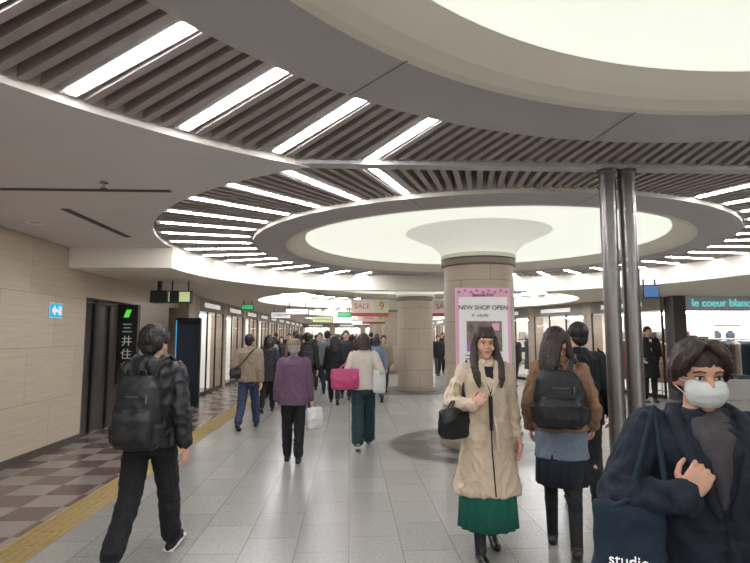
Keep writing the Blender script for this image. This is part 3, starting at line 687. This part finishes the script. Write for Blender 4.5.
# mid-distance pedestrians
r,dz,J=person('woman_in_purple_jacket',(-.72,7.1),0,1.53,L=(6,4,0),R=(-5,6,0),aL=(-.24,.0,.84),aR=(.25,.02,.84),top=dict(m=C['purple'],inf=.045,zb=.80),bot=dict(m=C['black'],wd=.01),hair='short',hm=HG,fem=True,near=1,hat=C['tan'])
tote('plastic_bag',r,dz,C['white'],(.29,.03,.60),.26,.30,.14,[(.265,.03,.77)],ang=40,r=.006)
r,dz,J=person('man_in_tan_jacket',(-1.75,9.6),-5,1.63,L=(-14,20,-32),R=(20,6,10),top=dict(m=C['tan'],inf=.045,zb=.86),bot=dict(m=C['jeans'],wd=.012),near=1,aL=(-.20,.15,1.1))
tote('crossbody_bag',r,dz,C['leather'],(-.19,-.15,1.02),.24,.18,.08,[(-.12,-.18,1.15),(.10,-.15,1.43),(.12,.03,1.48)],ang=30)
r,dz,J=person('woman_with_pink_bag',(.20,7.9),0,1.62,L=(-12,16,-26),R=(15,5,6),aL=(-.20,.14,1.08),aR=(.22,.10,1.05),top=dict(m=C['cream'],inf=.035,si=.024,zb=.88),bot=dict(m=C['dgreen'],wd=.035),hair='bob',hm=HBr,fem=True,near=1,shoe=(C['grey'],shW))
tote('pink_handbag',r,dz,C['pink'],(-.28,-.15,1.04),.42,.30,.15,[(-.26,-.08,1.28),(-.165,-.03,1.46),(-.22,-.06,1.28)],ang=8)
tote('white_tote_bag',r,dz,C['white'],(.23,-.12,1.00),.20,.34,.10,[(.22,-.05,1.3),(.165,-.01,1.46),(.2,-.04,1.3)],ang=30)
person('pedestrian_woman',(.66,13.4),5,1.60,top=dict(m=C['bluegrey'],inf=.04,zb=.6,flare=.02),bot=dict(m=C['jeans']),hair='bob',fem=True,near=1)
person('pedestrian_woman',(-1.72,11.6),0,1.58,top=dict(m=C['char'],inf=.04,zb=.7,flare=.03),bot=dict(m=C['black']),hair='bob',fem=True,near=1,R=(14,5,6),L=(-12,16,-26))
r,dz,J=person('pedestrian_man',(-.98,12.6),0,1.68,top=dict(m=C['black'],inf=.04,zb=.84),near=1); backpack(r,dz,C['char'],-.15)
person('pedestrian_woman',(-.36,13.0),0,1.62,top=dict(m=C['black'],inf=.04,zb=.6,flare=.02),near=1,hair='long',fem=True)
g=G(); g.ell((-.36,12.99,1.40),(.11,.10,.05)); g.obj('red_scarf',C['red'],vox=.012,sm=2)
r,dz,J=person('man_in_dark_suit',(7.25,12.9),172,1.80,L=(2,2,0),R=(-3,1,0),aL=(-.2,.14,1.0),aR=(.2,.14,.98),top=dict(m=C['black'],inf=.035,zb=.55,flare=.02),near=1)
g=G(); g.prism([V((-.03,.128,1.43+dz)),V((.03,.128,1.43+dz)),V((.0,.153,1.15+dz))],(0,.006,0)); g.obj('shirt_front',C['white'],r)
far=[(-2.2,16.0,0,'navy','long',1),(-1.5,17.2,0,'char','short',0),(-.9,16.4,180,'black','short',0),(-.2,17.8,0,'brown','bob',1),(.45,19.0,180,'grey','short',0),(-1.9,20.5,0,'black','bob',1),
 (-.7,21,180,'cream','long',1),(.9,23,0,'navy','short',0),(3.5,21.5,180,'black','short',0),(3.95,22.3,175,'black','long',1),(-1.3,24.5,0,'grey','short',0),(-.1,26,180,'black','bob',1),(-2.4,27,0,'tan','short',0),
 (.6,29,0,'char','short',0),(-.8,31,180,'navy','short',0),(1.3,33,0,'black','short',0),(-1.8,34,180,'brown','long',1),(5.0,16.4,-40,'char','short',0),
 (-1.35,14.2,0,'black','bob',1),(-.62,14.9,0,'grey','short',0),(.05,15.4,0,'navy','short',0),(-2.05,14.0,0,'tan','bob',1),(.35,16.8,0,'black','long',1),(-.1,13.9,180,'char','short',0),
 (-1.1,18.8,180,'white','bob',1),(.1,21.5,0,'black','short',0),(-2.5,22.5,180,'black','short',0),(6.2,15.6,150,'grey','bob',1),(.2,24.8,0,'red','long',1),(-1.8,29,0,'black','short',0),(5.1,19.4,190,'black','short',0),
 (-1.55,15.6,0,'brown','short',0),(-2.3,18.4,180,'char','bob',1),(.9,18.2,0,'black','short',0),(-.5,19.6,0,'black','long',1),(1.0,26.5,180,'grey','short',0),(-1.6,22.4,0,'navy','short',0),(6.5,17.2,180,'black','bob',1),
 (3.1,14.6,175,'black','bob',1),(3.6,18.0,0,'char','short',0),(.95,15.3,180,'tan','short',0),(1.0,20.6,0,'bluegrey','bob',1),(-2.7,20.0,0,'grey','short',0),(4.3,25,180,'navy','short',0)]
for i,(x,y,hd,c,hr,f) in enumerate(far):
    person('pedestrian_woman' if f else 'pedestrian_man',(x,y),hd,1.58+.04*(i%4)+(0 if f else .04),top=dict(m=C[c],inf=.04,zb=.8-.2*(i%3==0)),bot=dict(m=C[['black','jeans','char'][i%3]]),hair=hr,fem=bool(f),
      L=(18,5,10) if i%2 else (-14,20,-32),R=(-14,20,-32) if i%2 else (18,5,10))
finish()
